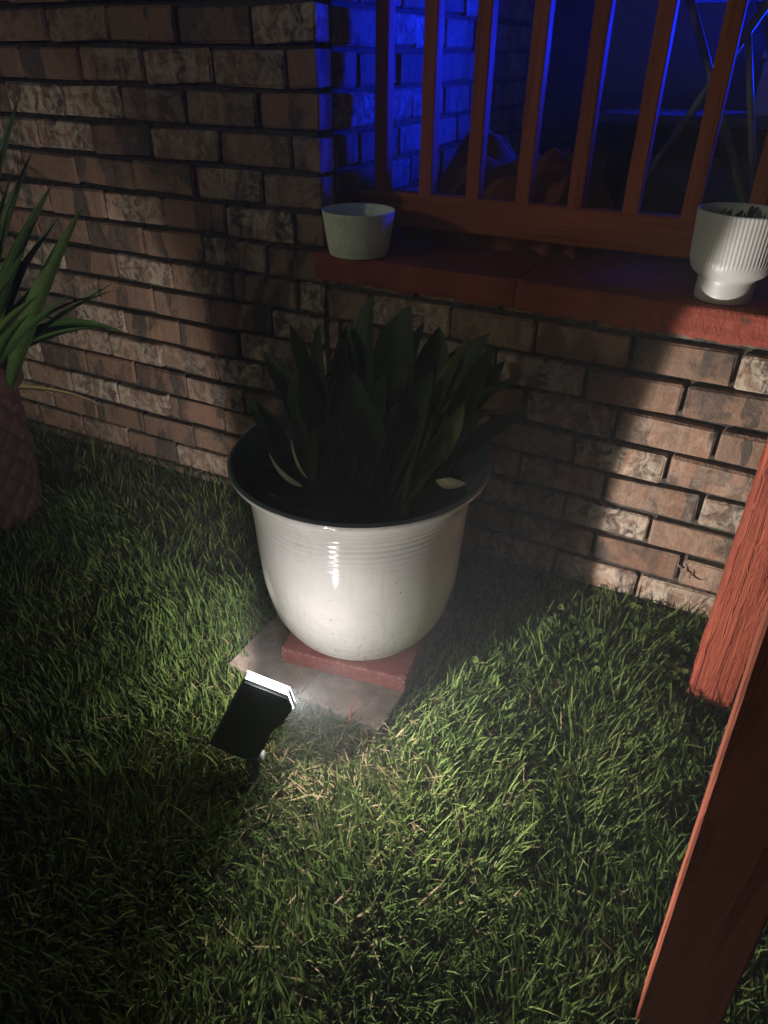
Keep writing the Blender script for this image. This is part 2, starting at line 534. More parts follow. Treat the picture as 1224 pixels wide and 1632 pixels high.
# ------------------------------------------------------------------ pavers and red block under the pot
pav = []
def paver(x0, x1, y0, y1, label):
    bm = bmesh.new()
    bm_box(bm, ((x0 + x1) / 2, (y0 + y1) / 2, -0.006), (x1 - x0, y1 - y0, 0.056), 0.005, 2, None, 0.0008)
    o = from_bm('concrete_paver', bm, CONC)
    tag(o, label, 'paver', 'pavers under the pot')
paver(-0.633, -0.445, -0.648, -0.25, 'grey concrete paver under the right half of the red block')
paver(-0.823, -0.637, -0.640, -0.245, 'grey concrete paver under the left half of the red block behind the solar light')
kb = N('red_block_paint'); cb = kb.coord()
ed = kb.ramp(kb.n('ShaderNodeNewGeometry').outputs['Pointiness'], [(0.53, 0.0), (0.60, 1.0)])
spk = kb.ramp(kb.noise(cb, 150, 4, 0.7), [(0.50, 0.0), (0.58, 1.0)])
spk2 = kb.ramp(kb.noise(cb, 260, 2, 0.6), [(0.70, 0.0), (0.74, 1.0)])
bc = kb.ramp(kb.noise(cb, 45, 4), [(0.3, (0.21, 0.062, 0.052)), (0.7, (0.29, 0.09, 0.078))])
bc = kb.mix(kb.math('MULTIPLY', kb.math('MULTIPLY', ed, spk), 0.8), bc, (0.62, 0.46, 0.42))
bc = kb.mix(kb.math('MULTIPLY', spk2, 0.6), bc, (0.16, 0.06, 0.05))
BLOCK = kb.done(kb.principled(bc, 0.75, kb.bump(kb.noise(cb, 230, 3), 0.7, 0.003), 0.3))
rotb = Matrix.Rotation(math.radians(9.2), 3, 'Z')
bm = bmesh.new()
bm_box(bm, (0, 0, 0), (0.283, 0.283, 0.040), 0.006, 2, None, 0)
bmesh.ops.subdivide_edges(bm, edges=[e for e in bm.edges if e.calc_length() > 0.1], cuts=24, use_grid_fill=True)
for v in bm.verts:
    v.co += Vector([random.uniform(-.0003, .0003) for _ in range(3)])
    v.co = rotb @ v.co + Vector((-0.582 - 0.022, -0.402 - 0.018, 0.0425))
blk = from_bm('red_block', bm, BLOCK)
tag(blk, 'square red painted paving block between the white pot and the pavers', 'block')

# ------------------------------------------------------------------ big white pot
PX, PY = -0.612, -0.418
pot = thing('flower_pot', 'large glossy white glazed pot with flared rim on the red block', 'pot', None, (PX, PY, 0.0625))
def ripple(z):
    return 0.00075 * math.sin(z * 520) * max(0, math.sin((z - 0.33) * 22)) + 0.0006 * math.sin(z * 760 + 1.0) * max(0, math.sin((z - 0.06) * 14))
key = [(0.105, 0.0627), (0.130, 0.066), (0.151, 0.082), (0.1695, 0.105), (0.1855, 0.135), (0.197, 0.17), (0.205, 0.21), (0.2095, 0.25), (0.213, 0.30), (0.2150, 0.345), (0.2175, 0.385), (0.221, 0.415), (0.229, 0.440), (0.241, 0.460), (0.2505, 0.470), (0.2555, 0.477), (0.2565, 0.4835)]
def interp(key, n):
    zs = [p[1] for p in key]; out = []
    ss = np.linspace(0, len(key) - 1, n)
    K = np.array(key)
    for s in ss:
        i = min(int(s), len(key) - 2); t = s - i
        p0, p1, p2, p3 = K[max(i - 1, 0)], K[i], K[i + 1], K[min(i + 2, len(key) - 1)]
        q = 0.5 * ((2 * p1) + (-p0 + p2) * t + (2 * p0 - 5 * p1 + 4 * p2 - p3) * t * t + (-p0 + 3 * p1 - 3 * p2 + p3) * t ** 3)
        out.append((q[0], q[1]))
    return out
outer = [(r + ripple(z), z) for r, z in interp(key, 150)]
o = lathe('body', outer, GLAZE, pot, 120, (PX, PY)); o.location = -pot.location
INNER = N('pot_inside_unlit_glaze'); ic = INNER.coord()  # dark greenish glaze copy; the unlit inner wall is put into its colour
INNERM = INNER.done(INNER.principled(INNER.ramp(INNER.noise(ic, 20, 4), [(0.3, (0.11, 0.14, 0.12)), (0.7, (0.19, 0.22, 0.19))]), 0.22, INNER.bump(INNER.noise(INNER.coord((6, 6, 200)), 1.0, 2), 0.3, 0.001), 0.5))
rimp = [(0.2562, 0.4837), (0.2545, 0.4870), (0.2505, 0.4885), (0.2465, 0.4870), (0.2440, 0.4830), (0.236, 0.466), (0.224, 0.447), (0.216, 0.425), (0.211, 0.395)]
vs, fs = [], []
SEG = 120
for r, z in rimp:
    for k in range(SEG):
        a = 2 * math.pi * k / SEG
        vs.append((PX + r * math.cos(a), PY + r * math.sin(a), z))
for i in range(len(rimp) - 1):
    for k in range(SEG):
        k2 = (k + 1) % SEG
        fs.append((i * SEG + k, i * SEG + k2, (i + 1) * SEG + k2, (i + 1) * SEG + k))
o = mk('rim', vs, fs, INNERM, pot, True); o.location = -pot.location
def soil_disc(parent, cx, cy, r, z, name='soil', amp=0.008):
    vs, fs = [(cx, cy, z + amp)], []
    R, S = 12, 40
    for i in range(1, R + 1):
        for k in range(S):
            a = 2 * math.pi * k / S; rr = r * i / R
            vs.append((cx + rr * math.cos(a), cy + rr * math.sin(a), z + random.uniform(-amp, amp) * (i < R)))
    for k in range(S): fs.append((0, 1 + k, 1 + (k + 1) % S))
    for i in range(R - 1):
        for k in range(S):
            a = 1 + i * S + k; b = 1 + i * S + (k + 1) % S
            fs.append((a, a + S, b + S, b))
    o = mk(name, vs, fs, SOIL, parent, True); o.location = -parent.location
    return o
soil_disc(pot, PX, PY, 0.214, 0.412)

# ------------------------------------------------------------------ leaves
def add_attr(me, name, vals):
    a = me.attributes.new(name, 'FLOAT', 'POINT')
    a.data.foreach_set('value', np.asarray(vals, np.float32))

def leaf(parent, base, tip, width, bend, face, tint, mat, n=12, fold=0.25, peak=0.42, petiole=0.12, twist=0.0, wave=0.0, name='leaf', thick=0.0):
    """blade from base to tip; bend = mid-point offset vector, face = approximate blade normal"""
    base, tip, bend, face = Vector(base), Vector(tip), Vector(bend), Vector(face)
    mid = (base + tip) / 2 + bend
    vs, fs, tv, av = [], [], [], []
    C_ = (-1.0, -0.5, 0.0, 0.5, 1.0)
    for i in range(n + 1):
        t = i / n
        p = base * (1 - t) ** 2 + mid * 2 * t * (1 - t) + tip * t * t
        d = ((mid - base) * (1 - t) + (tip - mid) * t).normalized()
        f = face - d * face.dot(d)
        f = f.normalized() if f.length > 1e-5 else d.orthogonal().normalized()
        s = d.cross(f).normalized()
        a = twist * t
        s, f = s * math.cos(a) + f * math.sin(a), f * math.cos(a) - s * math.sin(a)
        if t < petiole: w = width * 0.10 + width * 0.06 * t / max(petiole, 1e-4)
        else:
            u = (t - petiole) / (1 - petiole)
            w = width * max(0.0, (math.sin(math.pi * u ** (math.log(0.5) / math.log(peak))) ** 0.85)) * 0.97 + width * 0.16 * (1 - u) ** 3
        if i == n: w = 0.0004
        for c in C_:
            h = abs(c) * fold * w * 0.5 + wave * w * math.sin(t * 15 + c * 2.2) * abs(c)
            vs.append(p + s * c * w * 0.5 + f * h)
            tv.append(min(1, max(0, tint + 0.10 * (t - 0.5) + random.uniform(-.02, .02)))); av.append(c)
    m = len(C_)
    for i in range(n):
        for j in range(m - 1):
            a = i * m + j
            fs.append((a, a + 1, a + m + 1, a + m))
    o = mk(name, vs, fs, mat, parent, True)
    add_attr(o.data, 'tint', tv); add_attr(o.data, 'across', av)
    o.location = -parent.location
    return o

BROAD = mat_foliage('broad_leaf', [(0.0, (0.030, 0.052, 0.022)), (0.45, (0.062, 0.100, 0.036)), (0.75, (0.12, 0.15, 0.048)), (0.9, (0.28, 0.28, 0.14)), (1.0, (0.86, 0.87, 0.62))], 0.32, 0.45, 22.0)
BLADE = mat_foliage('sword_leaf', [(0.0, (0.020, 0.045, 0.013)), (0.5, (0.045, 0.090, 0.022)), (0.8, (0.12, 0.145, 0.045)), (1.0, (0.36, 0.24, 0.10))], 0.25, 0.4, 16.0)

def px(x, y, Y):
    """photo pixel (1224 x 1632) to the point where its ray meets the plane Y"""
    f = 1153.5
    d = right * ((x - 612) / f) + up * (-(y - 816) / f) - back
    return CAM + d * ((Y - CAM.y) / d.y)

lily = thing('potted_plant', 'broad leaved dark green plant growing in the large white pot', 'plant', None, (PX, PY, 0.41))
CAMF = Vector((0.35, -0.85, 0.35))
zs = 0.408
L_ = [  # tip px, tip Y, base (x, y), width, bend, tint, peak
    ((460, 512), -0.44, (-0.70, -0.43), 0.060, (-0.03, 0.0, 0.03), 0.52, 0.55),
    ((508, 516), -0.38, (-0.69, -0.40), 0.056, (0.0, 0.02, 0.03), 0.30, 0.55),
    ((553, 518), -0.36, (-0.65, -0.40), 0.060, (-0.02, 0.02, 0.03), 0.34, 0.6),
    ((597, 468), -0.34, (-0.62, -0.38), 0.085, (0.0, 0.02, 0.03), 0.30, 0.6),
    ((655, 486), -0.34, (-0.58, -0.39), 0.088, (0.0, 0.02, 0.03), 0.36, 0.58),
    ((760, 514), -0.42, (-0.520, -0.47), 0.062, (0.0, 0.0, 0.03), 0.66, 0.6),
    ((788, 544), -0.36, (-0.505, -0.44), 0.058, (0.01, 0.0, 0.03), 0.52, 0.6),
    ((565, 590), -0.46, (-0.545, -0.44), 0.090, (0.02, -0.01, 0.02), 0.34, 0.55),
    ((700, 520), -0.32, (-0.56, -0.36), 0.075, (0.0, 0.02, 0.03), 0.22, 0.55),
    ((540, 560), -0.30, (-0.63, -0.34), 0.070, (0.0, 0.02, 0.03), 0.16, 0.55),
    ((625, 520), -0.28, (-0.60, -0.33), 0.080, (0.0, 0.02, 0.03), 0.14, 0.55),
    ((480, 575), -0.40, (-0.72, -0.42), 0.050, (-0.01, 0.0, 0.02), 0.30, 0.5),
    ((535, 610), -0.46, (-0.68, -0.46), 0.042, (0.0, -0.01, 0.02), 0.40, 0.5),
    ((502, 680), -0.52, (-0.69, -0.50), 0.034, (0.0, 0.0, 0.01), 0.46, 0.45),
    ((538, 652), -0.50, (-0.675, -0.49), 0.034, (0.0, 0.0, 0.01), 0.30, 0.45),
    ((390, 628), -0.40, (-0.77, -0.44), 0.036, (-0.01, 0.0, 0.02), 0.42, 0.5),
    ((408, 640), -0.41, (-0.765, -0.43), 0.038, (0.0, 0.0, 0.02), 0.36, 0.5),
    ((418, 712), -0.50, (-0.73, -0.46), 0.036, (-0.02, 0.0, 0.035), 0.28, 0.55),
    ((740, 640), -0.48, (-0.505, -0.50), 0.050, (0.01, -0.01, 0.03), 0.62, 0.6),
    ((712, 690), -0.50, (-0.50, -0.51), 0.030, (0.01, 0.0, 0.02), 0.60, 0.5),
    ((742, 700), -0.46, (-0.49, -0.50), 0.028, (0.0, 0.0, 0.03), 0.50, 0.5),
    ((690, 590), -0.44, (-0.53, -0.47), 0.055, (-0.02, 0.0, 0.03), 0.40, 0.55),
    ((640, 640), -0.47, (-0.58, -0.46), 0.050, (0.0, -0.02, 0.03), 0.24, 0.55),
    ((580, 700), -0.50, (-0.61, -0.47), 0.030, (0.0, 0.0, 0.02), 0.24, 0.5),
    ((600, 600), -0.36, (-0.60, -0.40), 0.070, (-0.01, 0.0, 0.03), 0.12, 0.55),
    ((452, 600), -0.36, (-0.72, -0.38), 0.045, (0.0, 0.0, 0.02), 0.2, 0.5),
]
for (tp, ty, b, w, bd, ti, pk) in L_:
    leaf(lily, (b[0], b[1], zs), px(tp[0], tp[1], ty), w * random.uniform(0.72, 1.0), Vector(bd) + Vector((random.uniform(-.03, .03), random.uniform(-.03, .02), random.uniform(-.01, .03))), CAMF + Vector((random.uniform(-.9, .9), 0, random.uniform(-.3, .3))), ti - 0.06, BROAD, 18, random.uniform(0.25, 0.95), pk + random.uniform(-.1, .05), 0.22, random.uniform(-1.1, 1.1), random.uniform(0.03, 0.13))
for k in range(6):
    a = random.uniform(0, 6.28); rr = random.uniform(0.02, 0.13)
    b = (PX + rr * math.cos(a), PY + 0.03 + rr * math.sin(a) * 0.8, zs)
    out = Vector((math.cos(a), math.sin(a), 0))
    h = random.uniform(0.16, 0.36)
    lean = random.uniform(0.02, 0.13)
    t = Vector(b) + out * lean + Vector((random.uniform(-.02, .06), 0.02, h))
    t.y = min(t.y, -0.06)
    if t.y < -0.50: t.z = min(t.z, 0.62)
    leaf(lily, b, t, random.uniform(0.045, 0.085), out * random.uniform(-.05, .02) + Vector((0, 0, random.uniform(0, .05))), CAMF + Vector((random.uniform(-1, 1), 0, random.uniform(-.3, .5))), random.uniform(0.02, 0.34), BROAD, 18, random.uniform(0.2, 0.8), random.uniform(0.42, 0.6), 0.25, random.uniform(-1.0, 1.0), random.uniform(0.03, 0.12))
# leaves leaning out to the right over the rim
for (tpx, ty, b, w, ti) in [((832, 600), -0.30, (-0.52, -0.40), 0.050, .35), ((845, 655), -0.26, (-0.50, -0.42), 0.034, .3), ((805, 575), -0.28, (-0.53, -0.36), 0.055, .2), ((770, 610), -0.36, (-0.51, -0.43), 0.045, .45), ((420, 560), -0.34, (-0.70, -0.38), 0.045, .2)]:
    leaf(lily, (b[0], b[1], zs), px(tpx[0], tpx[1], ty), w, (0, 0, 0.06), CAMF + Vector((random.uniform(-.6, .6), 0, 0.3)), ti, BROAD, 18, 0.5, 0.55, 0.25, random.uniform(-.9, .9), 0.08)
# bundle of pale leaf stalks at the right of the pot
for k in range(7):
    b = (-0.478 + random.uniform(-.016, .016), -0.505 + random.uniform(-.012, .012), zs)
    t = px(700 + random.uniform(-16, 24), 655 + random.uniform(-26, 30), -0.47 + random.uniform(-.03, .03))
    vs_, fs_ = tube_data([b, Vector(b).lerp(t, 0.35) + Vector((random.uniform(-.004, .004), 0, 0.01)), Vector(b).lerp(t, 0.7), t], [0.006, 0.0052, 0.004, 0.0024], 7)
    o = mk('stalk', vs_, fs_, BROAD, lily, True); o.location = -lily.location
    hb = np.array([v.z for v in vs_]); hb = (hb - hb.min()) / (hb.max() - hb.min())
    add_attr(o.data, 'tint', np.clip(0.98 - 0.9 * hb, 0.5, 1.0)); add_attr(o.data, 'across', np.zeros(len(vs_)))
# pale young leaves and one pale torn leaf
for (p0, p1, Y0, w, bd) in [((482, 775), (428, 720), -0.565, 0.012, (-0.006, -0.012, -0.012)), ((490, 762), (464, 697), -0.555, 0.010, (-0.004, -0.01, -0.008)), ((448, 796), (425, 782), -0.56, 0.006, (0, 0, 0.001))]:
    leaf(lily, px(p0[0], p0[1], Y0), px(p1[0], p1[1], Y0), w, bd, (-0.45, -0.8, 0.35), 1.0, BROAD, 12, 0.3, 0.4, 0.0, name='pale_leaf')['label'] = 'pale yellow young leaf curling up inside the pot'
leaf(lily, px(742, 771, -0.50), px(694, 765, -0.50), 0.020, (0, 0, -0.010), (-0.5, -0.75, 0.5), 0.97, BROAD, 12, 0.9, 0.5, 0.0, name='pale_leaf')['label'] = 'pale yellow torn leaf near the right rim'
# withered leaves drooping over the right edge
for (p0, p1, Y0, w, ti) in [((700, 690), (768, 658), -0.40, 0.016, .80), ((720, 700), (802, 652), -0.36, 0.012, .84), ((655, 570), (650, 640), -0.43, 0.014, .78)]:
    leaf(lily, px(p0[0], p0[1], Y0), px(p1[0], p1[1], Y0), w, (0, 0, 0.02), CAMF, ti, BROAD, 10, 0.8, 0.5, 0.1, 1.2, 0.1, name='withered_leaf')['label'] = 'dry withered leaf'

# ------------------------------------------------------------------ solar spot light
az = math.radians(26)
bvec = Vector((math.sin(az), -math.cos(az), 0.0))        # solar panel side, towards the camera
J0 = px(0, 0, 1)                                          # placeholder, replaced below
def ray_plane(x, y, p0, nrm):
    d = right * ((x - 612) / 1153.5) + up * (-(y - 816) / 1153.5) - back
    return CAM + d * ((p0 - CAM).dot(nrm) / d.dot(nrm))
def ray_z(x, y, z):
    d = right * ((x - 612) / 1153.5) + up * (-(y - 816) / 1153.5) - back
    return CAM + d * ((z - CAM.z) / d.z)
J0 = ray_z(403, 1212, 0.078)
outline = [(389, 1086), (458, 1113), (466, 1126), (464, 1134), (449, 1156), (438, 1163), (431, 1172), (419, 1196), (408, 1213), (388, 1211), (333, 1188)]
face = [ray_plane(x, y, J0, bvec) for x, y in outline]
stake_foot = Vector((J0.x, J0.y, 0.0))
lampT = thing('solar_spotlight', 'black solar garden spotlight on a stake with a glowing white lens edge', 'spotlight', None, stake_foot)
TH = 0.020
n_ = len(face)
cen = sum(face, Vector()) / n_
vs = [p * 1.0 for p in face] + [p - bvec * TH for p in face]
bm = bmesh.new()
bvs = [bm.verts.new(v) for v in vs]
bm.faces.new(bvs[:n_]); bm.faces.new(bvs[n_:][::-1])
for i in range(n_):
    j = (i + 1) % n_
    bm.faces.new((bvs[i], bvs[i + n_], bvs[j + n_], bvs[j]))
bmesh.ops.recalc_face_normals(bm, faces=bm.faces)
bmesh.ops.bevel(bm, geom=list(bm.edges), offset=0.0018, segments=2, affect='EDGES')
head = from_bm('head', bm, BLACK, lampT); head.location = -lampT.location
# solar cell glass, a hair proud of the panel side
PANEL = mat_simple('solar_glass', (0.024, 0.029, 0.034), 0.3, 40, 0.2, 0.02, 0.0003)
inner = [cen.lerp(p, 0.86) + bvec * 0.0012 for p in face[:4] + face[-1:]]
o = mk('solar_panel', inner, [tuple(range(len(inner)))], PANEL, head)
# clear lens plate in front; its top edge and chamfer stick out over the head and glow
tl, tr, ch, ch2 = [ray_plane(x, y, J0, bvec) for x, y in [(390, 1083), (459, 1110), (467, 1123), (467, 1132)]]
upv = (tl - face[-1]).normalized()
GLOW = mat_emit('lens_glow', (1.0, 0.97, 0.98), 3.5)
LENS = mat_simple('clear_lens', (0.10, 0.10, 0.12), 0.3, 40, 0.05, 0.05)
def strip(name, a, b, w, off0, off1, mat):
    s = upv
    q = [a - bvec * off0, b - bvec * off0, b - bvec * off1, a - bvec * off1]
    vs = q + [p + s * w for p in q]
    fs = [(0, 1, 2, 3), (7, 6, 5, 4), (0, 4, 5, 1), (1, 5, 6, 2), (2, 6, 7, 3), (3, 7, 4, 0)]
    o = mk(name, vs, fs, mat, head)
    return o
strip('lens_edge', tl, tr, 0.0030, 0.002, 0.0040, GLOW)
strip('lens_edge', tr, ch2, 0.0030, 0.002, 0.0040, GLOW)
strip('lens_edge', tl + upv * 0.001, tr + upv * 0.001, 0.0030, 0.016, 0.0180, GLOW)
strip('lens_edge', tr + upv * 0.001, ch2 + upv * 0.001, 0.0030, 0.016, 0.0180, GLOW)
strip('lens_plate', tl, tr, 0.0028, 0.0042, 0.0158, LENS)
strip('lens_plate', tr, ch2, 0.0028, 0.0042, 0.0158, LENS)
# LED window on the pot side
fc = cen - bvec * (TH + 0.0006) + upv * 0.03
sidev = bvec.cross(upv).normalized()
for a in (-1, 1):
    for b in (-1.5, -0.5, 0.5, 1.5):
        c = fc + sidev * a * 0.011 + upv * b * 0.009
        q = [c + sidev * sx * 0.006 + upv * sy * 0.0042 for sx, sy in ((-1, -1), (1, -1), (1, 1), (-1, 1))]
        vs = q + [p - bvec * 0.002 for p in q]
        fs = [(0, 1, 2, 3), (7, 6, 5, 4), (0, 4, 5, 1), (1, 5, 6, 2), (2, 6, 7, 3), (3, 7, 4, 0)]
        o = mk('led', vs, fs, mat_emit('led', (1.0, 0.95, 0.92), 20.0) if (a, b) == (-1, -1.5) else bpy.data.materials['led'], head)
o = tube('stake', [stake_foot + V(0, 0, -0.08), stake_foot + V(0, 0, 0.0), J0 - bvec * 0.01 + V(0, 0, -0.012)], [0.003, 0.008, 0.009], BLACK, lampT, 10); o.location = -lampT.location
kb0 = J0 - bvec * 0.010 + sidev * 0.0
sx = right
knk = tube('knuckle', [kb0 - right * 0.012, kb0 + right * 0.012], 0.012, BLACK, lampT, 16); knk.location = -lampT.location
o = tube('tightening_knob', [kb0 + right * 0.0125, kb0 + right * 0.019], [0.011, 0.010], METAL, knk, 16)
# the beam: strength by direction, shaped to dim the pot and stay strong at the sides
pl = bpy.data.lights.new('spotlight_beam', 'POINT')
pl.energy = 1.0
pl.shadow_soft_size = 0.010
pl.color = (1.0, 0.945, 0.89)
pl.use_nodes = True
ln = pl.node_tree; ln.nodes.clear()
lo = ln.nodes.new('ShaderNodeOutputLight'); le = ln.nodes.new('ShaderNodeEmission')
ln.links.new(le.outputs[0], lo.inputs[0])
tc = ln.nodes.new('ShaderNodeTexCoord')
def lmath(op, a, b=0.0, cl=False):
    m = ln.nodes.new('ShaderNodeMath'); m.operation = op; m.use_clamp = cl
    for k, v in enumerate((a, b)):
        if hasattr(v, 'is_output'): ln.links.new(v, m.inputs[k])
        else: m.inputs[k].default_value = v
    return m.outputs[0]
def ldot(v):
    d = ln.nodes.new('ShaderNodeVectorMath'); d.operation = 'DOT_PRODUCT'
    ln.links.new(tc.outputs['Normal'], d.inputs[0]); d.inputs[1].default_value = tuple(Vector(v).normalized())
    return d.outputs['Value']
def lramp(x, a, b, va, vb):
    m = ln.nodes.new('ShaderNodeMapRange'); m.interpolation_type = 'SMOOTHSTEP'; m.clamp = True
    ln.links.new(x, m.inputs[0])
    for k, v in zip((1, 2, 3, 4), (a, b, va, vb)): m.inputs[k].default_value = v
    return m.outputs[0]
dx_ = ldot((1, 0, 0)); dy_ = ldot((0, 1, 0)); dz_ = ldot((0, 0, 1))
win_ = lmath('MULTIPLY', lmath('MULTIPLY', lramp(dx_, -0.74, -0.64, 0.0, 1.0), lramp(dx_, 0.400, 0.432, 1.0, 0.0)), lramp(dy_, -0.1, 0.3, 0.0, 1.0))
win_ = lmath('MULTIPLY', win_, lramp(dz_, -0.55, -0.25, 0.955, 1.0))
win_ = lmath('MULTIPLY', win_, lramp(dz_, -0.80, -0.58, 0.93, 1.0))
axis_ = lmath('SUBTRACT', 1.0, lmath('MULTIPLY', win_, 0.987))
left_ = lmath('MULTIPLY', lramp(dx_, -0.75, 0.25, 0.80, 1.0), lramp(dx_, -0.98, -0.88, 0.30, 1.0))
down_ = lramp(dz_, -0.90, -0.05, 0.15, 1.0)
rear_ = lmath('MAXIMUM', lramp(dy_, -0.45, 0.45, 0.12, 1.0), lmath('MULTIPLY', lramp(dx_, -0.35, 0.35, 0.0, 1.0), lramp(dy_, -0.8, 0.0, 0.6, 1.15)))
up_ = lmath('MAXIMUM', lramp(dz_, 0.30, 0.68, 1.0, 0.35), lramp(dx_, -0.2, 0.2, 0.0, 1.0))
s_ = lmath('MULTIPLY', lmath('MULTIPLY', lmath('MULTIPLY', axis_, up_), left_), lmath('MULTIPLY', down_, rear_))
ln.links.new(lmath('MULTIPLY', s_, 50.0), le.inputs['Strength'])
lk = bpy.data.lights.new('lens_edge_fill', 'POINT'); lk.energy = 1.5; lk.color = (1.0, 0.96, 0.92); lk.shadow_soft_size = 0.012  # fill point light added above the lens edge to brighten the lawn
lko = bpy.data.objects.new('lens_edge_fill', lk); col.objects.link(lko); lko.parent = lampT
lko.location = tl.lerp(tr, 0.5) + upv * 0.026 - bvec * 0.006 - lampT.location
plo = bpy.data.objects.new('spotlight_beam', pl)
col.objects.link(plo)
plo.parent = lampT
plo.location = fc - bvec * 0.018 + right * 0.028 - lampT.location

# ------------------------------------------------------------------ small planters on the ledge
ks = N('sage_ceramic'); cs_ = ks.coord((1, 1, 1))
crk = ks.n('ShaderNodeTexNoise')
wv_ = ks.noise(ks.coord((70, 70, 26)), 1.0, 3, 0.5, 2.5)
cr = ks.ramp(wv_, [(0.46, 0.0), (0.50, 1.0), (0.54, 0.0)])
sc_ = ks.mix(0.5, (0.80, 0.86, 0.68), ks.ramp(ks.noise(cs_, 30, 3), [(0.3, 0.88), (0.7, 1.0)]), 'MULTIPLY')
SAGE = ks.done(ks.principled(sc_, 0.55, ks.bump(cr, 0.5, 0.003), 0.4))
SX, SY = -0.856, 0.018
sp = thing('small_planter', 'small empty pale sage round planter with crackled sides on the ledge', 'planter', None, (SX, SY, 0.752))
prof = [(0.050, 0.7525), (0.0660, 0.7535), (0.0685, 0.757), (0.0682, 0.761), (0.0700, 0.763), (0.0745, 0.79), (0.0790, 0.82), (0.0828, 0.8455), (0.0836, 0.8485), (0.0828, 0.8503), (0.0812, 0.8492), (0.0795, 0.843), (0.073, 0.805), (0.068, 0.776), (0.062, 0.770), (0.001, 0.769)]
o = lathe('bowl', prof, SAGE, sp, 72, (SX, SY)); o.location = -sp.location

WX, WY = -0.062, 0.054
wp = thing('fluted_planter', 'white fluted planter with narrower plain foot on the right of the ledge', 'planter', None, (WX, WY, 0.752))
prof = []
for r, z in [(0.035, 0.7525), (0.0505, 0.7532), (0.0525, 0.757), (0.0528, 0.770), (0.0530, 0.785), (0.0533, 0.793), (0.0545, 0.797), (0.0640, 0.803), (0.0715, 0.812), (0.0745, 0.822)]: prof.append((r, z))
for i in range(20):
    t = i / 19; prof.append((0.0758 + 0.0045 * t, 0.828 + 0.084 * t))
for r, z in [(0.0802, 0.9145), (0.0788, 0.9155), (0.0775, 0.9145), (0.076, 0.905), (0.074, 0.875)]: prof.append((r, z))
def flute(a, i, r, z):
    if 0.826 < z < 0.9135 and r > 0.0755:
        k = min(1, (z - 0.824) / 0.006) * min(1, (0.915 - z) / 0.004)
        return r + 0.0016 * k * (abs(math.cos(a * 34)) - 0.6)
    return r
o = lathe('body', prof, WHITEP, wp, 340, (WX, WY), flute); o.location = -wp.location
soil_disc(wp, WX, WY, 0.0745, 0.885, 'soil', 0.004)
seed = thing('succulent_plant', 'small dark scraggly plant in the white fluted planter', 'plant', None, (WX, WY, 0.88))
for k in range(26):
    a = random.uniform(0, 6.28); rr = random.uniform(0.005, 0.062); h = random.uniform(0.006, 0.036)
    b = (WX + rr * math.cos(a), WY + rr * math.sin(a), 0.880)
    t = (b[0] + random.uniform(-.02, .02), b[1] + random.uniform(-.02, .02), 0.885 + h)
    leaf(seed, b, t, random.uniform(0.006, 0.014), (random.uniform(-.008, .008), random.uniform(-.008, .008), 0.004), (random.uniform(-1, 1), -0.6, 0.6), random.choice([0.0, 0.1, 0.2, 0.8]), BROAD, 6, 0.5, 0.5, 0.2)

# dead leaf under the rail
dl = thing('dead_leaf', 'curled dry brown leaf lying on the ledge under the railing', 'leaf', None, (-0.70, 0.22, 0.752))
leaf(dl, (-0.730, 0.235, 0.756), (-0.665, 0.215, 0.758), 0.034, (0, 0, 0.012), (0.2, -0.7, 0.7), 0.86, BROAD, 10, 0.7, 0.5, 0.1, 0.6, 0.08, name='blade')

# ------------------------------------------------------------------ behind the railing
def heap():
    vs, fs = [], []
    NX, NY = 110, 70
    x0, x1, y0, y1 = -0.90, -0.375, 0.235, 0.72
    for j in range(NY + 1):
        for i in range(NX + 1):
            u, v = i / NX, j / NY
            x, y = x0 + (x1 - x0) * u, y0 + (y1 - y0) * v
            e = min(u, 1 - u) * 5.0; f = min(v, 1 - v) * 4.5
            prof = math.tanh(max(0, e)) * math.tanh(max(0, f))
            hgt = 0.20 + 0.055 * math.exp(-((u - .30) / .16) ** 2) + 0.065 * math.exp(-((u - .86) / .14) ** 2) - 0.03 * math.exp(-((u - .56) / .1) ** 2)
            folds = 0.018 * math.sin(17 * u + 6 * v + 2.5 * math.sin(5 * u + 3 * v)) + 0.012 * math.sin(34 * u - 13 * v + 2 * math.sin(9 * v)) + 0.010 * math.sin(11 * v + 22 * u * v)
            folds = abs(folds) * 1.6 - 0.015
            z = 0.742 + prof * (hgt + folds)
            yy = y + 0.045 * (1 - f / 2.2 if f < 2.2 else 0) * math.sin(24 * u + 4 * math.sin(7 * u)) * (0.4 + 0.6 * prof)
            xx = x + 0.02 * math.sin(14 * v + 9 * u) * (1 - min(1, e))
            vs.append((xx, max(yy, 0.222), z))
    for j in range(NY):
        for i in range(NX):
            a = j * (NX + 1) + i
            fs.append((a, a + 1, a + NX + 2, a + NX + 1))
    o = mk('brown_blanket', vs, fs, CLOTH, None, True)
    tag(o, 'rumpled brown cloth heaped on the porch behind the left balusters', 'blanket')
heap()

door = thing('dark_door_frame', 'dark upright door frame at the end of the blue lit brick wall', 'door frame', None, (-0.84, 1.55, 0.74))
o = box('jamb', (-0.855, 1.56, 1.32), (0.17, 0.07, 1.16), DARK, door, 0.004); o.location = -door.location
o = box('edge_highlight', (-0.757, 1.545, 1.32), (0.018, 0.03, 1.16), mat_simple('edge_highlight_paint', (0.04, 0.04, 0.05), 0.4), door, 0.003); o.location = -door.location  # paler strip added on the jamb edge in place of its blue highlight
bw = box('porch_wall', (-0.25, 2.66, 1.60), (2.50, 0.10, 1.72), WALLB, None, 0.004)
tag(bw, 'dark porch back wall behind the railing', 'wall')

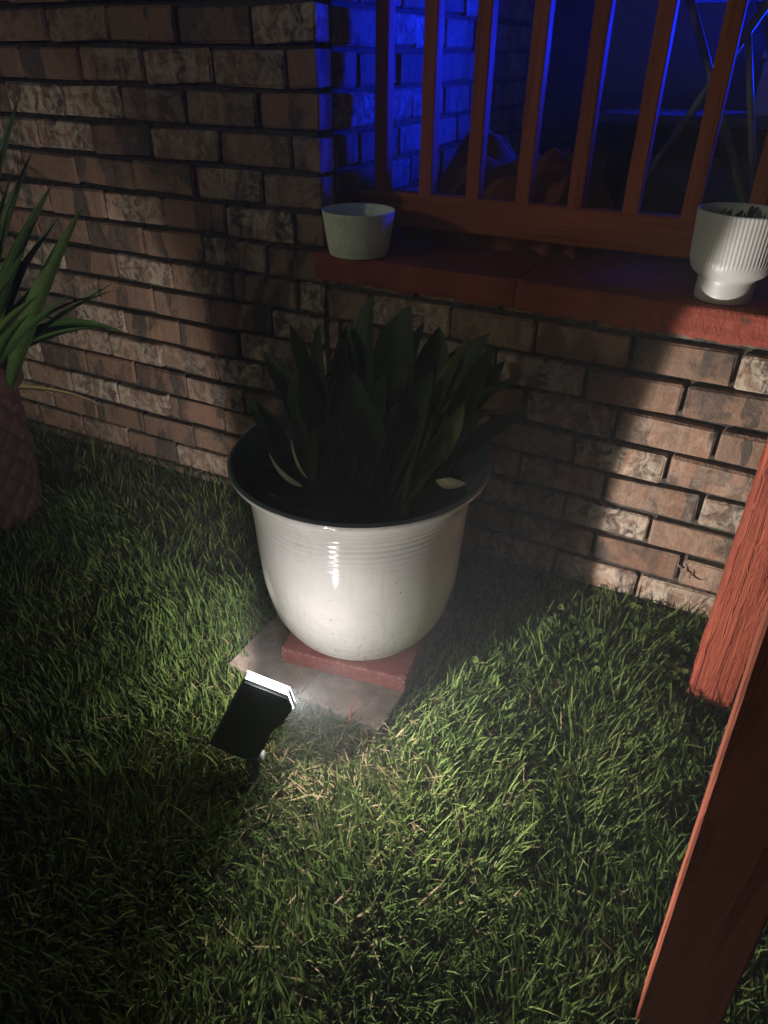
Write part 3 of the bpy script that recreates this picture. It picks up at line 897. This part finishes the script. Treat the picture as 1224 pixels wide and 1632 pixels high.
bench = thing('low_bench', 'low dark bench on the porch with its top edge catching blue light', 'bench', None, (-0.05, 1.3, 0.74))
o = box('seat', (-0.02, 1.34, 0.985), (1.16, 0.42, 0.03), mat_simple('bench_paint', (0.10, 0.10, 0.12), 0.35), bench, 0.006); o.location = -bench.location
o = box('apron', (-0.02, 1.34, 0.93), (1.10, 0.36, 0.08), DARK, bench, 0.004); o.location = -bench.location
for x in (-0.53, 0.49):
    for y in (1.17, 1.51):
        o = box('leg', (x, y, 0.815), (0.05, 0.05, 0.15), DARK, bench, 0.004); o.location = -bench.location

chair = thing('folding_chair', 'folding chair with crossed tube legs standing behind the right balusters', 'chair', None, (-0.2, 0.9, 0.74))
def lt(name, a, b, r=0.011):
    o = tube(name, [a, (Vector(a) + Vector(b)) / 2, b], r, FRAMEM, chair, 10); o.location = -chair.location
lt('leg', (-0.425, 0.80, 0.745), (-0.150, 0.80, 1.285)); lt('leg', (-0.06, 0.825, 0.745), (-0.350, 0.825, 1.285))
lt('leg', (-0.05, 0.80, 0.745), (-0.19, 0.79, 1.21), 0.009); lt('leg', (0.08, 1.06, 0.745), (-0.20, 1.06, 1.285))
o = box('seat', (-0.245, 0.92, 1.295), (0.28, 0.30, 0.03), CHAIRF, chair, 0.01); o.location = -chair.location
o = box('backrest', (-0.245, 1.085, 1.52), (0.28, 0.03, 0.36), CHAIRF, chair, 0.01); o.location = -chair.location
lt('back_tube', (-0.37, 1.07, 1.28), (-0.37, 1.085, 1.70)); lt('back_tube', (-0.12, 1.07, 1.28), (-0.12, 1.085, 1.70))
bx = thing('storage_tub', 'pale lidded storage tub on the porch at the right edge, lit blue', 'tub', None, (-0.05, 1.32, 1.0))
o = box('tub', (-0.06, 1.34, 1.075), (0.20, 0.26, 0.148), BOXM, bx, 0.012); o.location = -bx.location
o = box('lid', (-0.06, 1.34, 1.16), (0.215, 0.275, 0.02), BOXM, bx, 0.006); o.location = -bx.location

# blue floodlight on a stand, on the porch beyond the right edge of the picture, aimed at the brick corner
FL = Vector((0.17, 1.92, 1.25))
bl = thing('porch_floodlight', 'black floodlight on a stand throwing blue light from beyond the right balusters', 'floodlight', None, (FL.x, FL.y, 0.742))
lathe('base', [(0.13, 0.0), (0.13, 0.015), (0.03, 0.03), (0.012, 0.05)], BLACK, bl, 32)
tube('pole', [(0, 0, 0.03), (0, 0, 0.2), (0, 0, 0.44)], 0.011, BLACK, bl, 10)
aim = (Vector((-0.943, 0.02, 1.20)) - FL).normalized()
fq = aim.to_track_quat('Z', 'Y').to_matrix()
hz = FL - bl.location
box('housing', hz - aim * 0.03, (0.17, 0.13, 0.05), BLACK, bl, 0.006, 2, None).data.transform(Matrix.Translation(hz - aim * 0.03) @ fq.to_4x4() @ Matrix.Translation(-(hz - aim * 0.03)))
ql = [hz + fq @ Vector((sx * 0.07, sy * 0.05, -0.0035)) for sx, sy in ((-1, -1), (1, -1), (1, 1), (-1, 1))]
ql += [p + aim * 0.004 for p in ql]
mk('lens', ql, [(0, 1, 2, 3)[::-1], (4, 5, 6, 7), (0, 1, 5, 4), (1, 2, 6, 5), (2, 3, 7, 6), (3, 0, 4, 7)], mat_emit('blue_lens', (0.001, 0.025, 1.0), 9.0), bl)
fsp = bpy.data.lights.new('floodlight_beam', 'SPOT'); fsp.energy = 720.0; fsp.color = (0.0008, 0.018, 1.0)
fsp.spot_size = math.radians(46); fsp.spot_blend = 1.0; fsp.shadow_soft_size = 0.16
fo = bpy.data.objects.new('floodlight_beam', fsp); col.objects.link(fo); fo.parent = bl
fo.location = hz + aim * 0.06
fo.rotation_euler = aim.to_track_quat('-Z', 'Y').to_euler()

# ------------------------------------------------------------------ basket weave pot and sword leaved plant on the left
TX, TY = -1.805, -0.475
tp = thing('basketweave_pot', 'brown terracotta pot with basketweave relief at the left edge', 'pot', None, (TX, TY, 0.0))
prof = [(0.10, 0.001), (0.168, 0.002), (0.170, 0.018), (0.152, 0.024)]
for i in range(60):
    t = i / 59; prof.append((0.146 + 0.014 * t + 0.004 * math.sin(t * 3.14), 0.03 + 0.33 * t))
prof += [(0.176, 0.368), (0.186, 0.374), (0.188, 0.43), (0.184, 0.438), (0.172, 0.438), (0.168, 0.43), (0.162, 0.40)]
def weave(a, i, r, z):
    if 0.035 < z < 0.355:
        u = a * 14 / (2 * math.pi) * 1.41421; v = (z - 0.03) / 0.050
        p, q = (u + v) * 0.7071, (u - v) * 0.7071
        ip, iq = math.floor(p), math.floor(q)
        fp, fq = p - ip, q - iq
        over = (ip + iq) % 2 == 0
        if over: h = math.sin(math.pi * min(1, max(0, fp))) * (1 if abs(fq - .5) < .42 else .0)
        else: h = math.sin(math.pi * min(1, max(0, fq))) * (1 if abs(fp - .5) < .42 else .0)
        return r + 0.012 * h ** 0.5 - 0.006
    return r
o = lathe('body', prof, TERRA, tp, 220, (TX, TY), weave); o.location = -tp.location
for v in o.data.vertices: v.co.z *= 1.09
soil_disc(tp, TX, TY, 0.163, 0.445)
sw = thing('sword_leaf_plant', 'tall plant with long sword shaped green leaves in the terracotta pot', 'plant', None, (TX, TY, 0.40))
SWL = [((33, 148), -0.36, 0.045, .45), ((86, 290), -0.42, 0.050, .40), ((132, 330), -0.38, 0.052, .55), ((-20, 120), -0.40, 0.05, .4),
       ((15, 330), -0.50, 0.045, .5), ((62, 470), -0.50, 0.042, .6), ((-40, 200), -0.5, 0.05, .45), ((52, 240), -0.30, 0.045, .25), ((5, 240), -0.52, 0.04, .35), ((100, 420), -0.32, 0.04, .3),
       ((40, 400), -0.55, 0.048, .5), ((-5, 420), -0.56, 0.05, .4), ((20, 440), -0.58, 0.045, .55), ((75, 370), -0.36, 0.046, .3), ((-30, 300), -0.45, 0.05, .3),
       ((60, 330), -0.34, 0.034, .2), ((25, 260), -0.40, 0.034, .25), ((110, 470), -0.44, 0.03, .35), ((48, 500), -0.54, 0.034, .45), ((10, 380), -0.40, 0.036, .2), ((95, 345), -0.30, 0.034, .15)]
for (tpx, ty, w, ti) in SWL:
    t = px(tpx[0], tpx[1], ty)
    b = Vector((TX + (t.x - TX) * 0.28 + random.uniform(-.03, .05), TY + random.uniform(-.08, .06), 0.40))
    leaf(sw, b, t, w * 0.8, (random.uniform(-.02, .02), -0.02, 0.05), CAMF + Vector((random.uniform(-.5, .5), 0, 0)), ti, BLADE, 16, 0.5, 0.40, 0.0, random.uniform(-.5, .5))
ARCH = [((60, 545), (183, 462), -0.36, 0.022, (0, 0, 0.07), .68), ((50, 540), (200, 530), -0.30, 0.030, (0.02, 0, 0.17), .40), ((70, 520), (130, 340), -0.40, 0.008, (-.03, 0, 0), .7),
        ((70, 545), (170, 650), -0.20, 0.012, (0.06, 0, 0.08), .95), ((60, 540), (165, 470), -0.28, 0.016, (0.0, 0, 0.10), .3), ((75, 540), (190, 445), -0.20, 0.016, (0.0, 0, 0.03), .35),
        ((80, 560), (172, 520), -0.26, 0.020, (0, 0, 0.09), .5), ((60, 560), (135, 668), -0.12, 0.012, (0.06, 0, 0.11), .98)]
for (b, t, Y, w, bd, ti) in ARCH:
    leaf(sw, Vector((TX + 0.09 + random.uniform(-.03, .03), TY + random.uniform(-.02, .08), 0.40)), px(t[0], t[1], Y), w, bd, (0.3, -0.5, 0.8), ti, BLADE, 16, 0.5, 0.45, 0.0, random.uniform(-.6, .6))

# ------------------------------------------------------------------ gecko on the wall
def gecko():
    pts = [(-0.006, 0.1655), (0.000, 0.161), (0.006, 0.158), (0.013, 0.155), (0.021, 0.151), (0.027, 0.148), (0.034, 0.144), (0.042, 0.1405), (0.050, 0.1395), (0.057, 0.1425), (0.060, 0.149)]
    rad = [0.0018, 0.0032, 0.0024, 0.0034, 0.0037, 0.0029, 0.0022, 0.0017, 0.0012, 0.0009, 0.0005]
    Y = -0.0065
    vs = [(x, Y, z) for x, z in pts]; es = [(i, i + 1) for i in range(len(pts) - 1)]; rr = list(rad)
    def limb(root, joints):
        p = root
        for (x, z, y, r) in joints:
            vs.append((x, y, z)); rr.append(r); es.append((p, len(vs) - 1)); p = len(vs) - 1
        return p
    for root, el, ft in [(3, (0.015, 0.163), (0.011, 0.167)), (3, (0.008, 0.149), (0.004, 0.150)), (5, (0.032, 0.154), (0.029, 0.159)), (5, (0.023, 0.141), (0.027, 0.137))]:
        e = limb(root, [(el[0], el[1], Y, 0.0012), (ft[0], ft[1], Y + 0.002, 0.0009)])
        for dx, dz in ((-0.002, 0.002), (0.0, 0.003), (0.002, 0.002)):
            sgn = 1 if ft[1] > el[1] - 0.002 else -1
            limb(e, [(ft[0] + dx, ft[1] + dz * sgn, Y + 0.0025, 0.0005)])
    me = bpy.data.meshes.new('gecko'); me.from_pydata(vs, es, [])
    o = bpy.data.objects.new('gecko', me); col.objects.link(o)
    sm = o.modifiers.new('skin', 'SKIN')
    for i, r in enumerate(rr): me.skin_vertices[0].data[i].radius = (r, r)
    me.skin_vertices[0].data[4].use_root = True
    o.modifiers.new('sub', 'SUBSURF').levels = 1
    o.modifiers['sub'].render_levels = 1
    dg = bpy.context.evaluated_depsgraph_get()
    m2 = bpy.data.meshes.new_from_object(o.evaluated_get(dg))
    o.modifiers.clear(); o.data = m2
    m2.materials.clear(); m2.materials.append(mat_simple('gecko_skin', (0.20, 0.13, 0.09), 0.6, 300, 0.5, 0.3, 0.0005))
    for p in m2.polygons: p.use_smooth = True
    tag(o, 'tiny brown gecko clinging to the low brick wall near the red post', 'gecko')
gecko()

# ------------------------------------------------------------------ lawn
def value_noise(x, y, s, seed):
    r = np.random.default_rng(seed); G = r.random((64, 64))
    u, v = x * s + 100, y * s + 100
    i, j = np.floor(u).astype(int), np.floor(v).astype(int)
    fu, fv = u - i, v - j
    fu = fu * fu * (3 - 2 * fu); fv = fv * fv * (3 - 2 * fv)
    g = lambda a, b: G[a % 64, b % 64]
    return (g(i, j) * (1 - fu) + g(i + 1, j) * fu) * (1 - fv) + (g(i, j + 1) * (1 - fu) + g(i + 1, j + 1) * fu) * fv

def grass(n, seed):
    r = np.random.default_rng(seed)
    x = r.uniform(-2.9, 0.95, n); y = r.uniform(-2.1, -0.004, n)
    keep = np.ones(n, bool)
    inpav = (x > -0.818) & (x < -0.452) & (y > -0.640) & (y < -0.20)
    seam = (np.abs(x + 0.635) < 0.004) & (y < -0.56)
    fringe = (x < -0.765 - 0.03 * np.sin(y * 40)) | (y < -0.630)
    keep &= (~inpav) | (seam & (r.random(n) < 0.7)) | (fringe & (r.random(n) < 0.30))
    keep &= ~((x > 0.08) & (x < 0.178) & (y > -0.245) & (y < -0.152))
    keep &= ~((x > 0.108) & (x < 0.205) & (y > -0.952) & (y < -0.858))
    keep &= ((x - TX) ** 2 + (y - TY) ** 2 > 0.172 ** 2)
    keep &= ((x - stake_foot.x) ** 2 + (y - stake_foot.y) ** 2 > 0.008 ** 2)
    dens = 0.55 + 0.6 * value_noise(x, y, 9, 1)
    thin = np.where((x > -0.45) & (y > -0.30), 0.65, 1.0)
    litter_thin = np.where((y > -0.34 + 0.10 * np.sin(x * 7)) & (x < -0.86), 0.12, 1.0)  # grass thinned over dark leaf litter by the house wall
    keep &= r.random(n) < dens * thin * litter_thin
    x, y = x[keep], y[keep]; n = len(x)
    h = value_noise(x, y, 7, 2)
    L = (0.026 + 0.034 * r.random(n) ** 1.4 + 0.018 * h)
    L *= np.where(r.random(n) < 0.08, r.uniform(1.2, 1.7, n), 1.0)
    near_pav = (x > -0.90) & (x < -0.38) & (y > -0.74) & (y < -0.15)
    L *= np.where(near_pav, 0.70, 1.0)
    L *= np.where((x - 0.13) ** 2 + (y + 0.21) ** 2 < 0.13 ** 2, 0.45, 1.0)
    W = r.uniform(0.0028, 0.0058, n) * np.where(L < 0.05, 0.85, 1.0)
    # dead thatch lying flat
    dead = r.random(n) < 0.055 + 0.22 * np.exp(-(((x + 0.50) / 0.16) ** 2 + ((y + 0.76) / 0.12) ** 2))
    tilt = np.where(dead, r.uniform(0.9, 1.45, n), np.abs(r.normal(0.42, 0.28, n)))
    curl = np.where(dead, r.uniform(-.2, .5, n), r.uniform(0.1, 1.1, n))
    comb = 6.28 * value_noise(x, y, 5, 3) * 1.3
    az = np.where(r.random(n) < 0.55, comb + r.normal(0, 0.7, n), r.uniform(0, 6.283, n))
    L = np.where(dead, L * 0.8, L)
    tint = np.where(dead, r.uniform(0.80, 1.0, n), np.clip(0.12 + 0.5 * r.random(n) + 0.25 * (value_noise(x, y, 4, 4) - .5), 0, 0.75))
    faz = az + r.normal(0, 0.9, n)            # blade faces its own way
    K = 4
    verts = np.zeros((n, 2 * K + 1, 3), np.float32)
    p = np.stack([x, y, np.where(dead, r.uniform(0.004, 0.02, n), -0.004)], 1)
    ang = tilt.copy() * 0.5
    sxv = np.stack([-np.sin(faz), np.cos(faz), np.zeros(n)], 1)
    for k in range(K + 1):
        t = k / K
        if k < K:
            w = W * (0.75 + 0.6 * t) * (1 - t ** 2.2) * 0.5
            verts[:, 2 * k] = p - sxv * w[:, None]
            verts[:, 2 * k + 1] = p + sxv * w[:, None]
        else:
            verts[:, 2 * K] = p
        a = tilt * 0.55 + curl * t + 0
        a = np.where(dead, tilt, a)
        st = L / K
        d = np.stack([np.sin(a) * np.cos(az), np.sin(a) * np.sin(az), np.cos(a)], 1)
        p = p + d * st[:, None]
        p[:, 2] = np.maximum(p[:, 2], 0.003)
        wall = p[:, 1] > -0.004
        p[:, 1] = np.where(wall, -0.004, p[:, 1])
    base = (np.arange(n) * (2 * K + 1))[:, None]
    quads = []
    for k in range(K - 1):
        quads.append(base + np.array([2 * k, 2 * k + 1, 2 * k + 3, 2 * k + 2]))
    tri = base + np.array([2 * K - 2, 2 * K - 1, 2 * K])
    nq = n * (K - 1)
    Q = np.stack(quads, 1).reshape(-1)
    loops = np.concatenate([Q, tri.reshape(-1)]).astype(np.int32)
    me = bpy.data.meshes.new('lawn_grass')
    me.vertices.add(n * (2 * K + 1)); me.vertices.foreach_set('co', verts.reshape(-1))
    me.loops.add(len(loops)); me.loops.foreach_set('vertex_index', loops)
    starts = np.concatenate([np.arange(nq) * 4, nq * 4 + np.arange(n) * 3]).astype(np.int32)
    me.polygons.add(nq + n); me.polygons.foreach_set('loop_start', starts)
    me.update(calc_edges=True)
    add_attr(me, 'tint', np.repeat(tint, 2 * K + 1))
    return me
GRASS = mat_foliage('grass_blade', [(0.0, (0.040, 0.072, 0.020)), (0.35, (0.092, 0.142, 0.036)), (0.7, (0.175, 0.215, 0.058)), (0.82, (0.22, 0.18, 0.09)), (1.0, (0.30, 0.225, 0.13))], 0.35, 0.75)
me = grass(290000, 11)
me.materials.append(GRASS)
lg = bpy.data.objects.new('lawn_grass', me); col.objects.link(lg)
lg['kind'] = 'stuff'; lg['label'] = 'shaggy green lawn grass with dry straw between the blades'; lg['category'] = 'grass'

# low broad leaved weeds along the foot of the low wall
def weeds():
    vs, fs, tv, av = [], [], [], []
    r = random.Random(5)
    for _ in range(120):
        x = r.uniform(-0.42, 0.22); y = -abs(r.gauss(0.12, 0.09)) - 0.02
        if 0.07 < x < 0.19 and -0.26 < y < -0.14: continue
        for q in range(r.randint(2, 4)):
            a = r.uniform(0, 6.28); h = r.uniform(0.015, 0.05); rr = r.uniform(0.005, 0.022)
            c = Vector((x + rr * math.cos(a), min(y + rr * math.sin(a), -0.014), h))
            s = r.uniform(0.006, 0.011)
            nrm = Vector((r.gauss(0, .35), r.gauss(-.2, .35), 1)).normalized()
            u = nrm.orthogonal().normalized(); v = nrm.cross(u)
            b = len(vs); vs.append(c); K = 8
            ti = r.uniform(0.15, 0.6)
            for k in range(K):
                t = 2 * math.pi * k / K
                vs.append(c + (u * math.cos(t) * s * 0.75 + v * math.sin(t) * s) + nrm * 0.15 * s)
            for k in range(K): fs.append((b, b + 1 + k, b + 1 + (k + 1) % K))
            # stem
            b2 = len(vs)
            vs.extend([Vector((x - 0.0006, y, 0)), Vector((x + 0.0006, y, 0)), c + u * 0.0006, c - u * 0.0006]); fs.append((b2, b2 + 1, b2 + 2, b2 + 3))
            tv += [ti] * (K + 5); av += [0] * (K + 5)
    o = mk('ground_weeds', vs, fs, GRASS, None, True)
    add_attr(o.data, 'tint', tv); add_attr(o.data, 'across', av)
    o['kind'] = 'stuff'; o['label'] = 'low round leaved weeds along the foot of the low brick wall'; o['category'] = 'weeds'
weeds()

# red twig on the paver
tw = tube('red_twig', [ray_z(556, 1150, 0.024), ray_z(560, 1132, 0.036), ray_z(562, 1122, 0.058), ray_z(566, 1112, 0.060)], [0.0014, 0.0013, 0.001, 0.0006], mat_simple('red_stem', (0.45, 0.07, 0.05), 0.6), None, 6)
tag(tw, 'thin red plant stem sticking up from the paver', 'twig')

# ------------------------------------------------------------------ thin scattering volume added to stand in for camera glare round the lamp
hm = bpy.data.materials.new('glare_air'); hm.use_nodes = True
ht = hm.node_tree; ht.nodes.clear()
ho = ht.nodes.new('ShaderNodeOutputMaterial'); hv = ht.nodes.new('ShaderNodeVolumePrincipled')
hv.inputs['Color'].default_value = (0.86, 0.93, 1.0, 1); hv.inputs['Density'].default_value = 0.016; hv.inputs['Anisotropy'].default_value = 0.0
ht.links.new(hv.outputs[0], ho.inputs['Volume'])
bm = bmesh.new(); bm_box(bm, (0, 0, 0.75), (61, 61, 3.7))
hz_ = from_bm('glare_haze', bm, hm)
hz_['kind'] = 'stuff'; hz_['label'] = 'thin added mist that stands in for camera glare round the garden lamp'; hz_['category'] = 'glare_haze'
